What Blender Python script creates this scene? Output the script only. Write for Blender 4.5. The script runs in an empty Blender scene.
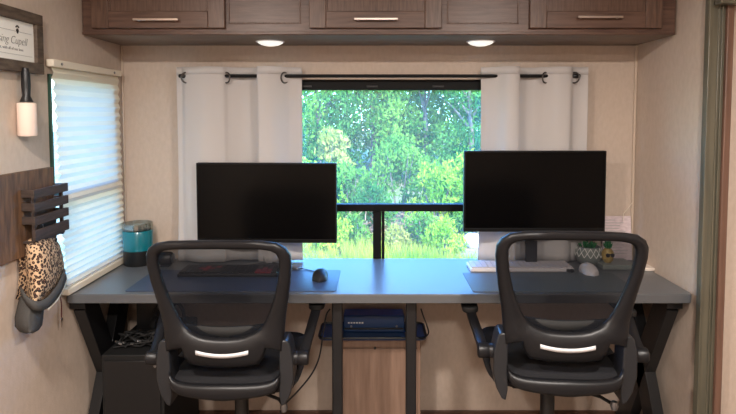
import bpy, bmesh, math, random
from mathutils import Vector, Matrix, Euler
PI = math.pi
R = math.radians
random.seed(7)
scene = bpy.context.scene
COL = scene.collection

# ------------------------------------------------------------------ camera
CAMZ, PITCH, FPX, PPX, PPY = 1.42, R(3.1), 553.0, 376.0, 145.0
cd = bpy.data.cameras.new('camera'); cam = bpy.data.objects.new('camera', cd); COL.objects.link(cam)
cam.location = (0, 0, CAMZ); cam.rotation_euler = (R(90) - PITCH, 0, 0)
cd.sensor_width = 36; cd.lens = FPX / 736 * 36
cd.shift_x = (368 - PPX) / 736; cd.shift_y = -(207 - PPY) / 736
cd.clip_start = 0.05; cd.clip_end = 300
scene.camera = cam

def P(px, py, Y):
    """point of the room seen at that pixel, at depth Y"""
    u = (px - PPX) / FPX; v = (py - PPY) / FPX
    dy = math.cos(PITCH) - v * math.sin(PITCH); dz = -math.sin(PITCH) - v * math.cos(PITCH)
    k = Y / dy
    return Vector((u * k, Y, CAMZ + dz * k))

# ------------------------------------------------------------------ materials
def lin(c):
    return tuple(((v / 255) / 12.92 if v / 255 <= 0.04045 else ((v / 255 + 0.055) / 1.055) ** 2.4) for v in c) + (1,)

def mat(name, rgb, rough=0.6, metal=0.0, spec=0.5, noise=None, bump=None, emit=None, coat=0.0, sub=0.0, trans=0.0):
    m = bpy.data.materials.new(name); m.use_nodes = True
    nt = m.node_tree; b = nt.nodes['Principled BSDF']
    b.inputs['Base Color'].default_value = lin(rgb)
    b.inputs['Roughness'].default_value = rough; b.inputs['Metallic'].default_value = metal
    b.inputs['Specular IOR Level'].default_value = spec
    b.inputs['Coat Weight'].default_value = coat
    if trans: b.inputs['Transmission Weight'].default_value = trans
    if emit:
        b.inputs['Emission Color'].default_value = lin(emit[0]); b.inputs['Emission Strength'].default_value = emit[1]
    tc = nt.nodes.new('ShaderNodeTexCoord')
    if noise:   # (scale, rgb2, stretch)
        mp = nt.nodes.new('ShaderNodeMapping'); mp.inputs['Scale'].default_value = noise[2]
        n = nt.nodes.new('ShaderNodeTexNoise'); n.inputs['Scale'].default_value = noise[0]; n.inputs['Detail'].default_value = 5
        r = nt.nodes.new('ShaderNodeValToRGB'); r.color_ramp.elements[0].position = .35; r.color_ramp.elements[1].position = .68
        r.color_ramp.elements[0].color = lin(rgb); r.color_ramp.elements[1].color = lin(noise[1])
        nt.links.new(tc.outputs['Object'], mp.inputs[0]); nt.links.new(mp.outputs[0], n.inputs[0])
        nt.links.new(n.outputs[0], r.inputs[0]); nt.links.new(r.outputs[0], b.inputs['Base Color'])
    if bump:    # (scale, strength, stretch)
        mp = nt.nodes.new('ShaderNodeMapping'); mp.inputs['Scale'].default_value = bump[2]
        n = nt.nodes.new('ShaderNodeTexNoise'); n.inputs['Scale'].default_value = bump[0]; n.inputs['Detail'].default_value = 3
        bp = nt.nodes.new('ShaderNodeBump'); bp.inputs['Strength'].default_value = bump[1]; bp.inputs['Distance'].default_value = .003
        nt.links.new(tc.outputs['Object'], mp.inputs[0]); nt.links.new(mp.outputs[0], n.inputs[0])
        nt.links.new(n.outputs[0], bp.inputs['Height']); nt.links.new(bp.outputs[0], b.inputs['Normal'])
    return m

def sheer(name, rgb, diff=.5, transl=.3, transp=.2, rough=.8, glossy=0):
    """thin cloth: diffuse + translucent + see-through"""
    m = bpy.data.materials.new(name); m.use_nodes = True; nt = m.node_tree; nt.nodes.clear()
    out = nt.nodes.new('ShaderNodeOutputMaterial')
    d = nt.nodes.new('ShaderNodeBsdfDiffuse'); d.inputs[0].default_value = lin(rgb)
    t = nt.nodes.new('ShaderNodeBsdfTranslucent'); t.inputs[0].default_value = lin(rgb)
    p = nt.nodes.new('ShaderNodeBsdfTransparent')
    m1 = nt.nodes.new('ShaderNodeMixShader'); m1.inputs[0].default_value = transl / max(1e-6, diff + transl)
    m2 = nt.nodes.new('ShaderNodeMixShader'); m2.inputs[0].default_value = transp
    nt.links.new(d.outputs[0], m1.inputs[1]); nt.links.new(t.outputs[0], m1.inputs[2])
    nt.links.new(m1.outputs[0], m2.inputs[1]); nt.links.new(p.outputs[0], m2.inputs[2])
    nt.links.new(m2.outputs[0], out.inputs[0])
    return m

def glass(name, tint, refl=.06, haze=0):
    m = bpy.data.materials.new(name); m.use_nodes = True; nt = m.node_tree; nt.nodes.clear()
    out = nt.nodes.new('ShaderNodeOutputMaterial')
    g = nt.nodes.new('ShaderNodeBsdfGlossy'); g.inputs['Roughness'].default_value = .02
    p = nt.nodes.new('ShaderNodeBsdfTransparent'); p.inputs[0].default_value = tint
    mx = nt.nodes.new('ShaderNodeMixShader'); mx.inputs[0].default_value = refl
    nt.links.new(p.outputs[0], mx.inputs[1]); nt.links.new(g.outputs[0], mx.inputs[2])
    last = mx
    if haze:    # pale translucent veil mixed in, imitating haze over the view
        t = nt.nodes.new('ShaderNodeBsdfTranslucent'); t.inputs[0].default_value = (.80, .93, .95, 1)
        m3 = nt.nodes.new('ShaderNodeMixShader'); m3.inputs[0].default_value = haze
        nt.links.new(mx.outputs[0], m3.inputs[1]); nt.links.new(t.outputs[0], m3.inputs[2]); last = m3
    nt.links.new(last.outputs[0], out.inputs[0])
    return m

M = {}
M['wall'] = mat('wallpaper', (197, 180, 166), .75, spec=.3, noise=(22, (190, 173, 158), (3, 3, 1.5)), bump=(160, .25, (1, 1, 1)))
M['ceil'] = mat('ceiling', (214, 208, 198), .8)
M['floor'] = mat('floor_vinyl', (120, 106, 96), .5, noise=(3, (98, 84, 74), (1, 9, 1)))
M['wood'] = mat('cabinet_wood', (114, 90, 78), .36, spec=.5, noise=(7, (88, 62, 52), (1.2, 1.2, 14)), bump=(40, .15, (1, 1, 8)))
M['woodh'] = mat('cabinet_wood_rail', (102, 77, 65), .36, spec=.5, noise=(7, (78, 56, 47), (1.2, 14, 14)), bump=(40, .15, (1, 8, 8)))
M['woodv'] = mat('cabinet_wood_stile', (106, 81, 68), .36, spec=.5, noise=(9, (76, 55, 45), (14, 14, 1.2)), bump=(40, .15, (8, 8, 1)))
M['under'] = mat('cabinet_underside', (128, 110, 97), .6, noise=(6, (112, 95, 83), (1, 10, 1)))
M['nickel'] = mat('brushed_nickel', (205, 190, 180), .3, metal=1)
M['blk'] = mat('black_plastic', (24, 24, 26), .42)
M['blk_soft'] = mat('black_matte', (17, 17, 18), .7)
M['frame_blk'] = mat('window_frame_black', (10, 10, 11), .6, spec=.2)
M['steel_blk'] = mat('black_powdercoat', (26, 26, 28), .38)
M['rodblk'] = mat('rod_black', (14, 13, 13), .6, spec=.25)
M['ring'] = mat('grommet_metal', (110, 106, 104), .35, metal=1)
M['desk'] = mat('grey_laminate', (94, 96, 99), .30, spec=.5, bump=(220, .12, (1, 1, 1)))
M['deskmat'] = mat('blue_grey_desk_mat', (52, 66, 92), .42, spec=.6)
M['deskmat_g'] = mat('grey_desk_mat', (82, 92, 98), .48, spec=.5)
M['chair'] = mat('chair_plastic', (23, 23, 26), .38, spec=.42)
M['chair_g'] = mat('chair_bracket', (40, 41, 44), .33, spec=.5)
M['seatfab'] = mat('seat_fabric', (22, 22, 26), .9, bump=(300, .5, (1, 1, 1)))
M['mesh'] = sheer('chair_mesh', (30, 31, 35), .92, .08, .29)
M['reflect'] = mat('silver_reflective_strip', (225, 225, 228), .4)
M['chrome'] = mat('chrome', (200, 200, 205), .15, metal=1)
M['curtain'] = sheer('curtain_cloth', (206, 201, 199), .84, .16, 0)
M['shade'] = sheer('pleated_shade', (240, 233, 214), .80, .20, 0)
M['cream'] = mat('cream_plastic', (226, 216, 198), .5)
M['greenframe'] = mat('window_edge_green', (30, 62, 50), .4)
M['screen'] = mat('screen_black', (3, 3, 4), .22, spec=.18)
M['bezel'] = mat('bezel_black', (8, 8, 9), .5, spec=.25)
M['glass'] = glass('window_glass', (.90, .97, .95, 1), .05, .022)
M['glass_low'] = glass('window_glass_clear', (.97, .98, .96, 1), .04, .02)
M['teal'] = mat('teal_tumbler', (4, 108, 122), .25, coat=.5)
M['clear'] = glass('clear_lid', (.80, .84, .82, 1), .25)
M['white'] = mat('white_plastic', (214, 208, 210), .45)
M['paper'] = mat('paper', (216, 200, 202), .8, noise=(60, (196, 178, 182), (1, 1, 3)))
M['pink'] = mat('lint_sheet', (232, 208, 194), .7)
M['rust'] = mat('dark_stained_wood', (92, 72, 58), .65, noise=(8, (58, 44, 35), (2, 2, 12)), bump=(40, .4, (1, 1, 6)))
M['board'] = mat('brown_stained_board', (112, 82, 58), .6, noise=(8, (70, 50, 37), (8, 8, 1.2)), bump=(40, .3, (6, 6, 1)))
M['slat'] = mat('grey_brown_slat', (66, 52, 46), .65, noise=(8, (48, 39, 34), (3, 2, 16)), bump=(40, .4, (1, 1, 6)))
M['gframe'] = mat('weathered_frame', (96, 82, 70), .6, noise=(8, (66, 53, 44), (3, 3, 10)), bump=(40, .4, (1, 1, 6)))
M['signw'] = mat('sign_white', (232, 230, 224), .6)
M['ink'] = mat('sign_ink', (52, 50, 50), .6)
M['inkm'] = mat('sign_ink_mid', (120, 116, 114), .6)
M['inkl'] = mat('sign_ink_light', (168, 166, 164), .6)
M['capg'] = mat('cap_charcoal', (66, 64, 62), .85, bump=(200, .4, (1, 1, 1)))
M['trim'] = mat('slide_trim_wood', (102, 97, 82), .35, spec=.6, noise=(6, (84, 82, 70), (12, 12, .6)))
M['trimr'] = mat('slide_trim_red', (118, 88, 74), .45, noise=(6, (96, 70, 58), (12, 12, .6)))
M['bead'] = mat('corner_bead', (196, 178, 160), .6)
M['boxwood'] = mat('light_oak', (146, 119, 102), .55, noise=(6, (130, 104, 88), (10, 10, .9)))
M['navy'] = mat('navy_tray', (34, 64, 108), .3)
M['red'] = mat('red_glow_keycap', (120, 30, 44), .5)  # red glow of the keys put into the cap colour
M['keyblk'] = mat('black_keys', (30, 30, 32), .5)
M['greyk'] = mat('grey_keys', (190, 184, 188), .5)
M['puck'] = mat('frosted_puck', (236, 234, 230), .35, emit=((255, 250, 240), .45))
M['mirror'] = mat('dull_silver', (150, 150, 152), .3, metal=.9)
M['pine_y'] = mat('pineapple_yellow', (186, 160, 92), .5, noise=(60, (150, 120, 60), (1, 1, 1)))
M['leafg'] = mat('plastic_green', (34, 110, 62), .5)
M['ceramic'] = mat('grey_ceramic', (122, 128, 124), .4)
M['ceramicw'] = mat('white_ceramic_line', (224, 222, 216), .4)
M['coaster'] = mat('white_stone_coaster', (226, 214, 202), .6, noise=(30, (210, 196, 184), (1, 1, 1)))
M['redcloth'] = mat('dark_red_cord', (88, 26, 30), .8)

# leopard
def leopard():
    m = bpy.data.materials.new('leopard_print'); m.use_nodes = True; nt = m.node_tree; b = nt.nodes['Principled BSDF']
    b.inputs['Roughness'].default_value = .85
    tc = nt.nodes.new('ShaderNodeTexCoord')
    v = nt.nodes.new('ShaderNodeTexVoronoi'); v.inputs['Scale'].default_value = 105
    n = nt.nodes.new('ShaderNodeTexNoise'); n.inputs['Scale'].default_value = 70
    ad = nt.nodes.new('ShaderNodeMath'); ad.operation = 'MULTIPLY_ADD'; ad.inputs[1].default_value = .45; 
    nt.links.new(tc.outputs['Object'], v.inputs['Vector']); nt.links.new(tc.outputs['Object'], n.inputs['Vector'])
    nt.links.new(n.outputs[0], ad.inputs[0]); nt.links.new(v.outputs['Distance'], ad.inputs[2])
    r = nt.nodes.new('ShaderNodeValToRGB'); cr = r.color_ramp; cr.interpolation = 'CONSTANT'
    cr.elements[0].position = 0; cr.elements[0].color = lin((128, 84, 58))
    cr.elements[1].position = .42; cr.elements[1].color = lin((44, 30, 26))
    e = cr.elements.new(.76); e.color = lin((200, 168, 134))
    nt.links.new(ad.outputs[0], r.inputs[0]); nt.links.new(r.outputs[0], b.inputs['Base Color'])
    return m
M['leo'] = leopard()

# ------------------------------------------------------------------ mesh helpers
class MB:
    def __init__(s): s.v = []; s.f = []; s.smooth = False
    def add(s, vs, fs):
        o = len(s.v); s.v += [tuple(v) for v in vs]; s.f += [tuple(i + o for i in f) for f in fs]; return s
    def box(s, lo, hi, mx=None):
        x0, y0, z0 = lo; x1, y1, z1 = hi
        vs = [Vector(p) for p in ((x0,y0,z0),(x1,y0,z0),(x1,y1,z0),(x0,y1,z0),(x0,y0,z1),(x1,y0,z1),(x1,y1,z1),(x0,y1,z1))]
        if mx: vs = [mx @ v for v in vs]
        return s.add(vs, [(0,3,2,1),(4,5,6,7),(0,1,5,4),(1,2,6,5),(2,3,7,6),(3,0,4,7)])
    def cbox(s, c, size, rot=(0,0,0)):
        mx = Matrix.Translation(c) @ Euler(rot).to_matrix().to_4x4()
        h = [d / 2 for d in size]
        return s.box((-h[0],-h[1],-h[2]), (h[0],h[1],h[2]), mx)
    def bar(s, p0, p1, w, h, up=(0,0,1)):
        p0 = Vector(p0); p1 = Vector(p1); d = (p1 - p0).normalized(); up = Vector(up)
        sd = d.cross(up).normalized(); u = sd.cross(d).normalized()
        vs = [p + sd * a * w / 2 + u * b * h / 2 for p in (p0, p1) for a, b in ((-1,-1),(1,-1),(1,1),(-1,1))]
        return s.add(vs, [(3,2,1,0),(4,5,6,7),(0,1,5,4),(1,2,6,5),(2,3,7,6),(3,0,4,7)])
    def tube(s, pts, r, n=10, caps=True):
        pts = [Vector(p) for p in pts]; rr = r if isinstance(r, (list, tuple)) else [r] * len(pts)
        t0 = (pts[1] - pts[0]).normalized()
        a = Vector((0,0,1)) if abs(t0.z) < .9 else Vector((1,0,0))
        nrm = t0.cross(a).normalized(); vs = []; fs = []
        for i, p in enumerate(pts):
            if i == 0: t = (pts[1]-pts[0])
            elif i == len(pts)-1: t = pts[-1]-pts[-2]
            else: t = pts[i+1]-pts[i-1]
            t.normalize(); nrm = (nrm - t * nrm.dot(t)).normalized(); bn = t.cross(nrm)
            for k in range(n):
                an = 2*PI*k/n; vs.append(p + (nrm*math.cos(an) + bn*math.sin(an)) * rr[i])
        for i in range(len(pts)-1):
            for k in range(n):
                k2 = (k+1) % n; fs.append((i*n+k, i*n+k2, (i+1)*n+k2, (i+1)*n+k))
        if caps:
            fs.append(tuple(range(n-1,-1,-1))); fs.append(tuple((len(pts)-1)*n+k for k in range(n)))
        return s.add(vs, fs)
    def lathe(s, prof, c=(0,0,0), n=28, ax='z', mx=None):
        vs = []; fs = []; c = Vector(c)
        for r, z in prof:
            for k in range(n):
                an = 2*PI*k/n
                p = Vector((r*math.cos(an), r*math.sin(an), z))
                if ax == 'x': p = Vector((p.z, p.x, p.y))
                if ax == 'y': p = Vector((p.x, p.z, p.y))
                if mx: p = mx @ p
                vs.append(p + c)
        for i in range(len(prof)-1):
            for k in range(n):
                k2 = (k+1) % n; fs.append((i*n+k, i*n+k2, (i+1)*n+k2, (i+1)*n+k))
        fs.append(tuple(range(n-1,-1,-1))); fs.append(tuple((len(prof)-1)*n+k for k in range(n)))
        return s.add(vs, fs)
    def prism(s, poly, off):
        """poly: 3-D points of a flat outline, off: extrusion vector"""
        n = len(poly); off = Vector(off); poly = [Vector(p) for p in poly]
        return s.add(poly + [p + off for p in poly], [tuple(range(n-1,-1,-1)), tuple(range(n, 2*n))] + [(i, (i+1)%n, n+(i+1)%n, n+i) for i in range(n)])
    def grid(s, rows, close=False):
        n = len(rows[0]); vs = [p for r in rows for p in r]; fs = []
        for i in range(len(rows)-1):
            for k in range(n if close else n-1):
                k2 = (k+1) % n; fs.append((i*n+k, i*n+k2, (i+1)*n+k2, (i+1)*n+k))
        return s.add(vs, fs)
    def build(s, name, m, parent=None, bevel=0, smooth=False, origin=None, seg=2, sub=0, solid=0, angle=40):
        me = bpy.data.meshes.new(name)
        o0 = Vector(origin) if origin is not None else Vector((0,0,0))
        me.from_pydata([tuple(Vector(v) - o0) for v in s.v], [], s.f); me.update()
        bm = bmesh.new(); bm.from_mesh(me); bmesh.ops.recalc_face_normals(bm, faces=bm.faces); bm.to_mesh(me); bm.free()
        me.materials.append(m)
        if smooth or bevel:
            for p in me.polygons: p.use_smooth = True
            try: me.set_sharp_from_angle(angle=R(angle))
            except Exception: pass
        o = bpy.data.objects.new(name, me); COL.objects.link(o); o.location = o0
        if parent is not None: o.parent = parent
        if solid:
            md = o.modifiers.new('solid', 'SOLIDIFY'); md.thickness = solid; md.offset = 0
        if bevel:
            md = o.modifiers.new('bevel', 'BEVEL'); md.width = bevel; md.segments = seg; md.limit_method = 'ANGLE'; md.angle_limit = R(35)
            md.harden_normals = False
        if sub:
            md = o.modifiers.new('sub', 'SUBSURF'); md.levels = sub; md.render_levels = sub
        return o

def tag(o, label=None, cat=None, group=None, kind=None):
    if label: o['label'] = label
    if cat: o['category'] = cat
    if group: o['group'] = group
    if kind: o['kind'] = kind
    return o
def empty(name, loc, label, cat, group=None, rz=0):
    o = bpy.data.objects.new(name, None); COL.objects.link(o); o.location = loc; o.rotation_euler.z = rz
    o.empty_display_size = .05
    return tag(o, label, cat, group)
def struct(o): o['kind'] = 'structure'; return o
def copy_tree(o, parent=None):
    c = o.copy(); COL.objects.link(c); c.parent = parent
    for ch in [x for x in list(bpy.data.objects) if x.parent == o]:
        copy_tree(ch, c)
    return c
def B(lo, hi): return MB().box(lo, hi)

# ------------------------------------------------------------------ dimensions
XL, XR, YB = -1.157, 1.185, 2.53
ZC = 2.10
DZ, DF = .757, 2.015          # desk top, desk front
T = .08

# ------------------------------------------------------------------ the room
# back wall with the window hole
wx0, wx1, wz0, wz1 = P(268, 90, YB).x, P(516, 90, YB).x, .70, P(390, 80, YB).z
w = MB()
w.box((XL - T, YB, 0), (wx0, YB + T, ZC)); w.box((wx1, YB, 0), (XR + T, YB + T, ZC))
w.box((wx0, YB, 0), (wx1, YB + T, wz0)); w.box((wx0, YB, wz1), (wx1, YB + T, ZC))
struct(w.build('wall_back', M['wall']))
# left wall with its window
ly0, ly1, lz0, lz1 = 1.956, 2.43, .80, 1.565
w = MB()
w.box((XL - T, -1.6, 0), (XL, ly0, ZC)); w.box((XL - T, ly1, 0), (XL, YB, ZC))
w.box((XL - T, ly0, 0), (XL, ly1, lz0)); w.box((XL - T, ly0, lz1), (XL, ly1, ZC))
struct(w.build('wall_left', M['wall']))
YT = 1.985
struct(B((XR, YT, 0), (XR + T, YB, ZC)).build('wall_right', M['wall']))
struct(B((XR + T, YT, 0), (2.3, YT + T, ZC)).build('wall_outer', M['wall']))
struct(B((2.3, -1.6, 0), (2.3 + T, YT + T, ZC)).build('wall_side', M['wall']))
struct(B((XL - T, -1.6 - T, 0), (2.3 + T, -1.6, ZC)).build('wall_rear', M['wall']))
struct(B((XL - T, -1.6 - T, -.06), (2.3 + T, YB + T, 0)).build('floor', M['floor']))
struct(B((XL - T, -1.6 - T, ZC), (2.3 + T, YB + T, ZC + .06)).build('ceiling', M['ceil']))
struct(B((XL, YB - .012, 0), (XR, YB, .035)).build('baseboard_back', M['woodh'], bevel=.002))
struct(MB().box((XR - .012, YB - .012, .04), (XR, YB, 1.735)).build('trim_1', M['bead'], bevel=.004))
struct(MB().box((XL, YB - .010, .04), (XL + .010, YB, 1.735)).build('trim_2', M['bead'], bevel=.004))
# slide-out casing on the right: flat face, two beads, dark edge
t = MB(); x0 = XR - .017
t.box((x0, YT - .022, 0), (x0 + .060, YT, ZC)); t.box((x0, YT - .028, 0), (x0 + .008, YT - .02, ZC))
t.box((x0 + .034, YT - .027, 0), (x0 + .039, YT - .02, ZC)); t.box((x0 + .044, YT - .030, 0), (x0 + .049, YT - .02, ZC))
struct(t.build('trim_3', M['trim'], bevel=.0015))
struct(B((x0 + .060, YT - .034, 0), (x0 + .084, YT, ZC)).build('trim_4', M['trimr'], bevel=.003))
struct(B((XR - .006, YT - .075, P(710, 3.5, YT - .07).z), (XR + .22, YT - .036, ZC)).build('trim_5', M['trim'], bevel=.003))

# window_1 : the big one
wf = MB(); d0, d1 = YB + .005, YB + .05
zt = P(390, 90, YB).z
wf.box((wx0, d0 - .012, zt), (wx1, d1, wz1)); wf.box((wx0, d0, wz0), (wx0 + .02, d1, zt)); wf.box((wx1 - .02, d0, wz0), (wx1, d1, zt)); wf.box((wx0, d0, wz0), (wx1, d1, wz0 + .02))
win = struct(wf.build('window_1', M['frame_blk'], bevel=.002))
ma, mb_ = P(400, 211, YB + .02).z, P(400, 204, YB + .02).z
MB().box((wx0 + .02, d0, ma), (wx1 - .02, d1, mb_)).build('mullion', M['frame_blk'], win, bevel=.003)
va, vb = P(373, 230, YB + .02).x, P(384.5, 230, YB + .02).x
MB().box((va, d0 - .004, wz0 + .02), (va + (vb - va) * .72, d1, ma)).box((va + (vb - va) * .76, d0, wz0 + .02), (vb, d1, ma)).build('mullion', M['frame_blk'], win, bevel=.002)
for k in range(3):
    x = wx0 + .15 + k * .3
    MB().box((x, d0 - .016, zt + .012), (x + .05, d0 - .011, zt + .02)).build('latch', M['blk'], win, bevel=.001)
B((wx0 + .02, YB + .024, mb_), (wx1 - .02, YB + .028, zt)).build('glass_pane', M['glass'], win)
B((wx0 + .02, YB + .024, wz0 + .02), (wx1 - .02, YB + .028, ma)).build('glass_pane', M['glass_low'], win)
# window_2 : behind the pleated shade
w2 = MB(); a0, a1 = XL - .05, XL + .006
w2.box((a0, ly0, lz0), (a1 + .005, ly0 + .009, lz1)); w2.box((a0, ly0, 1.10), (a1 - .01, ly1, 1.14)); w2.box((a0, ly1 - .012, lz0), (a1, ly1, lz1))
w2.box((a0, ly0, lz0), (a1, ly1, lz0 + .012)); w2.box((a0, ly0, lz1 - .012), (a1, ly1, lz1))
w2o = struct(w2.build('window_2', M['greenframe'], bevel=.001))
B((XL - .035, ly0 + .012, lz0 + .012), (XL - .031, ly1 - .012, lz1 - .012)).build('glass_pane', M['glass_low'], w2o)

# ------------------------------------------------------------------ pleated shade
sy0, sy1 = 1.945, 2.465
ztop = 1.612
sh = empty('pleated_shade', (XL, sy0, .78), 'cream pleated window shade pulled down over the left wall window', 'window shade')
def loc(mb): return mb   # children are given in world space and re-based below
def kids(parent, objs):
    for o in objs:
        o.parent = parent; o.matrix_parent_inverse = Matrix.Identity(4)
        o.location = Vector(o.location) - Vector(parent.location)
def attach(parent, *objs): kids(parent, objs)
zs = [ztop - .02]; z = zs[0]; i = 0
zb = .782
while z > zb:
    frac = (ztop - z) / (ztop - zb)
    z -= (.021 - .010 * frac); zs.append(max(z, zb)); i += 1
rows = []
for i, z in enumerate(zs):
    frac = (ztop - z) / (ztop - zb)
    off = .014 + .010 * frac + (.0045 if i % 2 else -.0035) * (1 + .3 * frac)
    ends = .0015 if i % 2 else -.001
    rows.append([(XL + off, sy0 + .012 + ends + .034 * frac ** .7 + (sy1 - sy0 - .014 - 2 * ends - .034 * frac ** .7) * k / 6, z) for k in range(7)])
pl = MB().grid(rows).build('pleats', M['shade'])
hr = B((XL + .002, sy0, ztop - .022), (XL + .030, sy1, ztop + .004)).build('head_rail', M['cream'], bevel=.003)
br = B((XL + .008, sy0 + .045, zb - .022), (XL + .034, sy1 - .004, zb + .003)).build('bottom_rail', M['cream'], bevel=.003)
attach(sh, pl, hr, br)
for yy in (sy0 + .05, sy1 - .07):
    sc = MB().lathe([(.0, .0), (.005, .0), (.005, .003), (.0, .004)], c=(XL + .030, yy, ztop - .010), n=10, ax='x').build('screw', M['mirror'])
    attach(sh, sc)

# ------------------------------------------------------------------ overhead cabinet
CF = 2.195
cz0 = P(380, 35, CF).z
cab = empty('overhead_cabinet', ((XL + XR) / 2, CF, cz0), 'long dark wood overhead cabinet with three doors above the window', 'cabinet')
body = MB(); body.box((XL + .003, CF, cz0 + .006), (XR - .008, YB - .002, ZC - .003))
bo = body.build('body', M['woodh'], bevel=.003)
un = B((XL + .006, CF + .006, cz0), (XR - .012, YB - .003, cz0 + .006)).build('bottom_panel', M['under'])
attach(cab, bo, un)
def cab_x(px, Y=CF): return P(px, 15, Y).x
dfY = CF - .019
zd = P(380, 28, dfY).z
for (a, b, ha, hb, hy, col) in ((91, 224.6, 133, 178, 19.5, 0), (309, 442, 354, 398, 19, 0), (530, 663, 578, 623, 17, 0)):
    x0, x1 = P(a, 20, dfY).x, P(b, 20, dfY).x; zt_ = ZC - .02; rw = .066
    dr = MB().box((x0 + rw, dfY + .009, zd + rw), (x1 - rw, CF - .001, zt_ - rw)).build('door', M['woodv'], origin=((x0 + x1) / 2, dfY, zd)); attach(cab, dr)
    def sub(o, par):
        o.parent = par; o.location = Vector(o.location) - Vector(par.location) - Vector(cab.location)
    for za, zb_ in ((zd, zd + rw), (zt_ - rw, zt_)):
        sub(B((x0 + rw, dfY, za), (x1 - rw, CF - .001, zb_)).build('rail', M['woodh'], bevel=.0025), dr)
    for sa, sb in ((x0, x0 + rw), (x1 - rw, x1)):
        sub(B((sa, dfY, zd), (sb, CF - .001, zt_)).build('stile', M['woodv'], bevel=.0025), dr)
    sub(B((x0 + rw, dfY + .004, zd + rw), (x0 + rw + .006, dfY + .009, zt_ - rw)).build('inner_bead', M['woodv'], bevel=.001), dr)
    h0, h1 = P(ha, hy, dfY - .02), P(hb, hy, dfY - .02)
    hm = MB().cbox(((h0.x + h1.x) / 2, dfY - .022, h0.z), (h1.x - h0.x, .008, .009))
    for hx in (h0.x + .015, h1.x - .015): hm.cbox((hx, dfY - .010, h0.z), (.008, .019, .007))
    hn = hm.build('handle', M['nickel'], bevel=.0015); sub(hn, dr)
    hn['label'] = 'slim brushed nickel bar handle'
# face frame with the two fixed panels between the doors
for (a, b) in ((228, 301), (447, 519)):
    x0, x1 = P(a, 20, CF).x, P(b, 20, CF).x; z0 = P(380, 24, CF).z; f = .007
    fp = MB().box((x0, CF - .004, z0), (x0 + f, CF - .0005, ZC - .02)).box((x1 - f, CF - .004, z0), (x1, CF - .0005, ZC - .02)).box((x0 + f, CF - .004, z0), (x1 - f, CF - .0005, z0 + f)).build('fixed_panel_moulding', M['woodv'], bevel=.002)
    attach(cab, fp)
ll = B((XL + .004, CF - .005, cz0 + .001), (XR - .010, CF - .0005, cz0 + .012)).build('light_rail', M['woodh'], bevel=.002); attach(cab, ll)

# puck lights under the cabinet
def puck(px, label):
    c = P(px, 42.5, 2.40)
    o = empty('puck_light', (c.x, 2.385, cz0), label, 'light', 'puck lights under the cabinet')
    MB().lathe([(.0, -.020), (.022, -.019), (.040, -.014), (.052, -.007), (.056, -.001), (.056, 0)], n=32).build('lens', M['puck'], o, smooth=True)
    MB().lathe([(.050, -.004), (.061, -.003), (.062, 0), (.050, 0)], n=32).build('rim', M['white'], o, smooth=True)
    return o
puck(271, 'round white puck light under the cabinet above the left curtain')
puck(480, 'round white puck light under the cabinet above the right curtain')

# ------------------------------------------------------------------ curtains and rod
RY = 2.462
rz = P(390, 76, RY).z
rx0, rx1 = P(179, 76, RY).x, P(580, 76, RY).x
rod = empty('curtain_rod', (0, RY, rz), 'thin black metal curtain rod across the top of the window', 'curtain rod')
attach(rod, MB().tube([(rx0 + .03, RY, rz), (rx1 - .03, RY, rz)], .0075, 12).build('pole', M['rodblk'], smooth=True))
for sgn, x in ((-1, rx0), (1, rx1)):
    f = MB().tube([(x - sgn * .035, RY, rz), (x - sgn * .028, RY, rz), (x - sgn * .012, RY, rz), (x, RY, rz)], [.007, .010, .010, .008], 14).build('finial', M['steel_blk'], smooth=True)
    bx = x - sgn * .055
    bk = MB().bar((bx, RY, rz - .008), (bx, YB - .004, rz - .008), .010, .008).cbox((bx, YB - .0045, rz - .01), (.022, .007, .05)).build('bracket', M['steel_blk'], bevel=.001)
    attach(rod, f, bk)

def catmull(pts, n=6):
    out = []; P_ = [pts[0]] + pts + [pts[-1]]
    for i in range(1, len(P_) - 2):
        p0, p1, p2, p3 = [Vector(q) for q in P_[i-1:i+3]]
        for k in range(n):
            t = k / n
            out.append(.5 * ((2*p1) + (-p0+p2)*t + (2*p0-5*p1+4*p2-p3)*t*t + (-p0+3*p1-3*p2+p3)*t**3))
    out.append(Vector(pts[-1])); return out

def curtain(path, gro, name, label):
    """path: (px, y offset from the rod) ; gro: px of the rings"""
    top = P(390, 67, RY).z; bot = .763
    pts = [Vector((P(px, 76, RY).x, RY + dy)) for px, dy in path]
    ctr = sum(p.x for p in pts) / len(pts)
    root = empty('curtain', (ctr, RY, bot), label, 'curtain', 'grommet curtains at the window')
    line = catmull([(p.x, p.y, 0) for p in pts], 7)
    rows = []; N = 26
    for j in range(N + 1):
        f = j / N; z = top + (bot - top) * f
        row = []
        for i, p in enumerate(line):
            yy = RY + (p.y - RY) * (1 - .25 * f) + .004 * math.sin(i * .45 + f * 3) * f
            xx = p.x + .006 * f * math.sin(i * .21 + 1.3 * f * 3) + (p.x - ctr) * .015 * f
            row.append((xx, min(yy, YB - .012), z))
        rows.append(row)
    cl = MB().grid(rows).build('cloth', M['curtain'], smooth=True, solid=.0022); attach(root, cl)
    hem = MB().grid([[(x, y - .0016, z) for x, y, z in r] for r in (rows[0], rows[1])]).build('header_hem', M['curtain'], smooth=True, solid=.002)
    attach(root, hem)
    for px, tilt in gro:
        c = P(px, 77, RY); mx = Matrix.Rotation(R(tilt), 3, 'Z')
        ring = []
        for k in range(20):
            a = 2 * PI * k / 20
            p = mx @ Vector((0.023 * math.cos(a), 0, .023 * math.sin(a)))
            ring.append(Vector((c.x, RY - .006, rz - .008)) + p)
        g = MB().tube(ring + [ring[0], ring[1]], .0036, 8, caps=False).build('grommet', M['ring'], smooth=True)
        g['label'] = 'dark metal grommet ring'
        attach(root, g)
    return root
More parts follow.
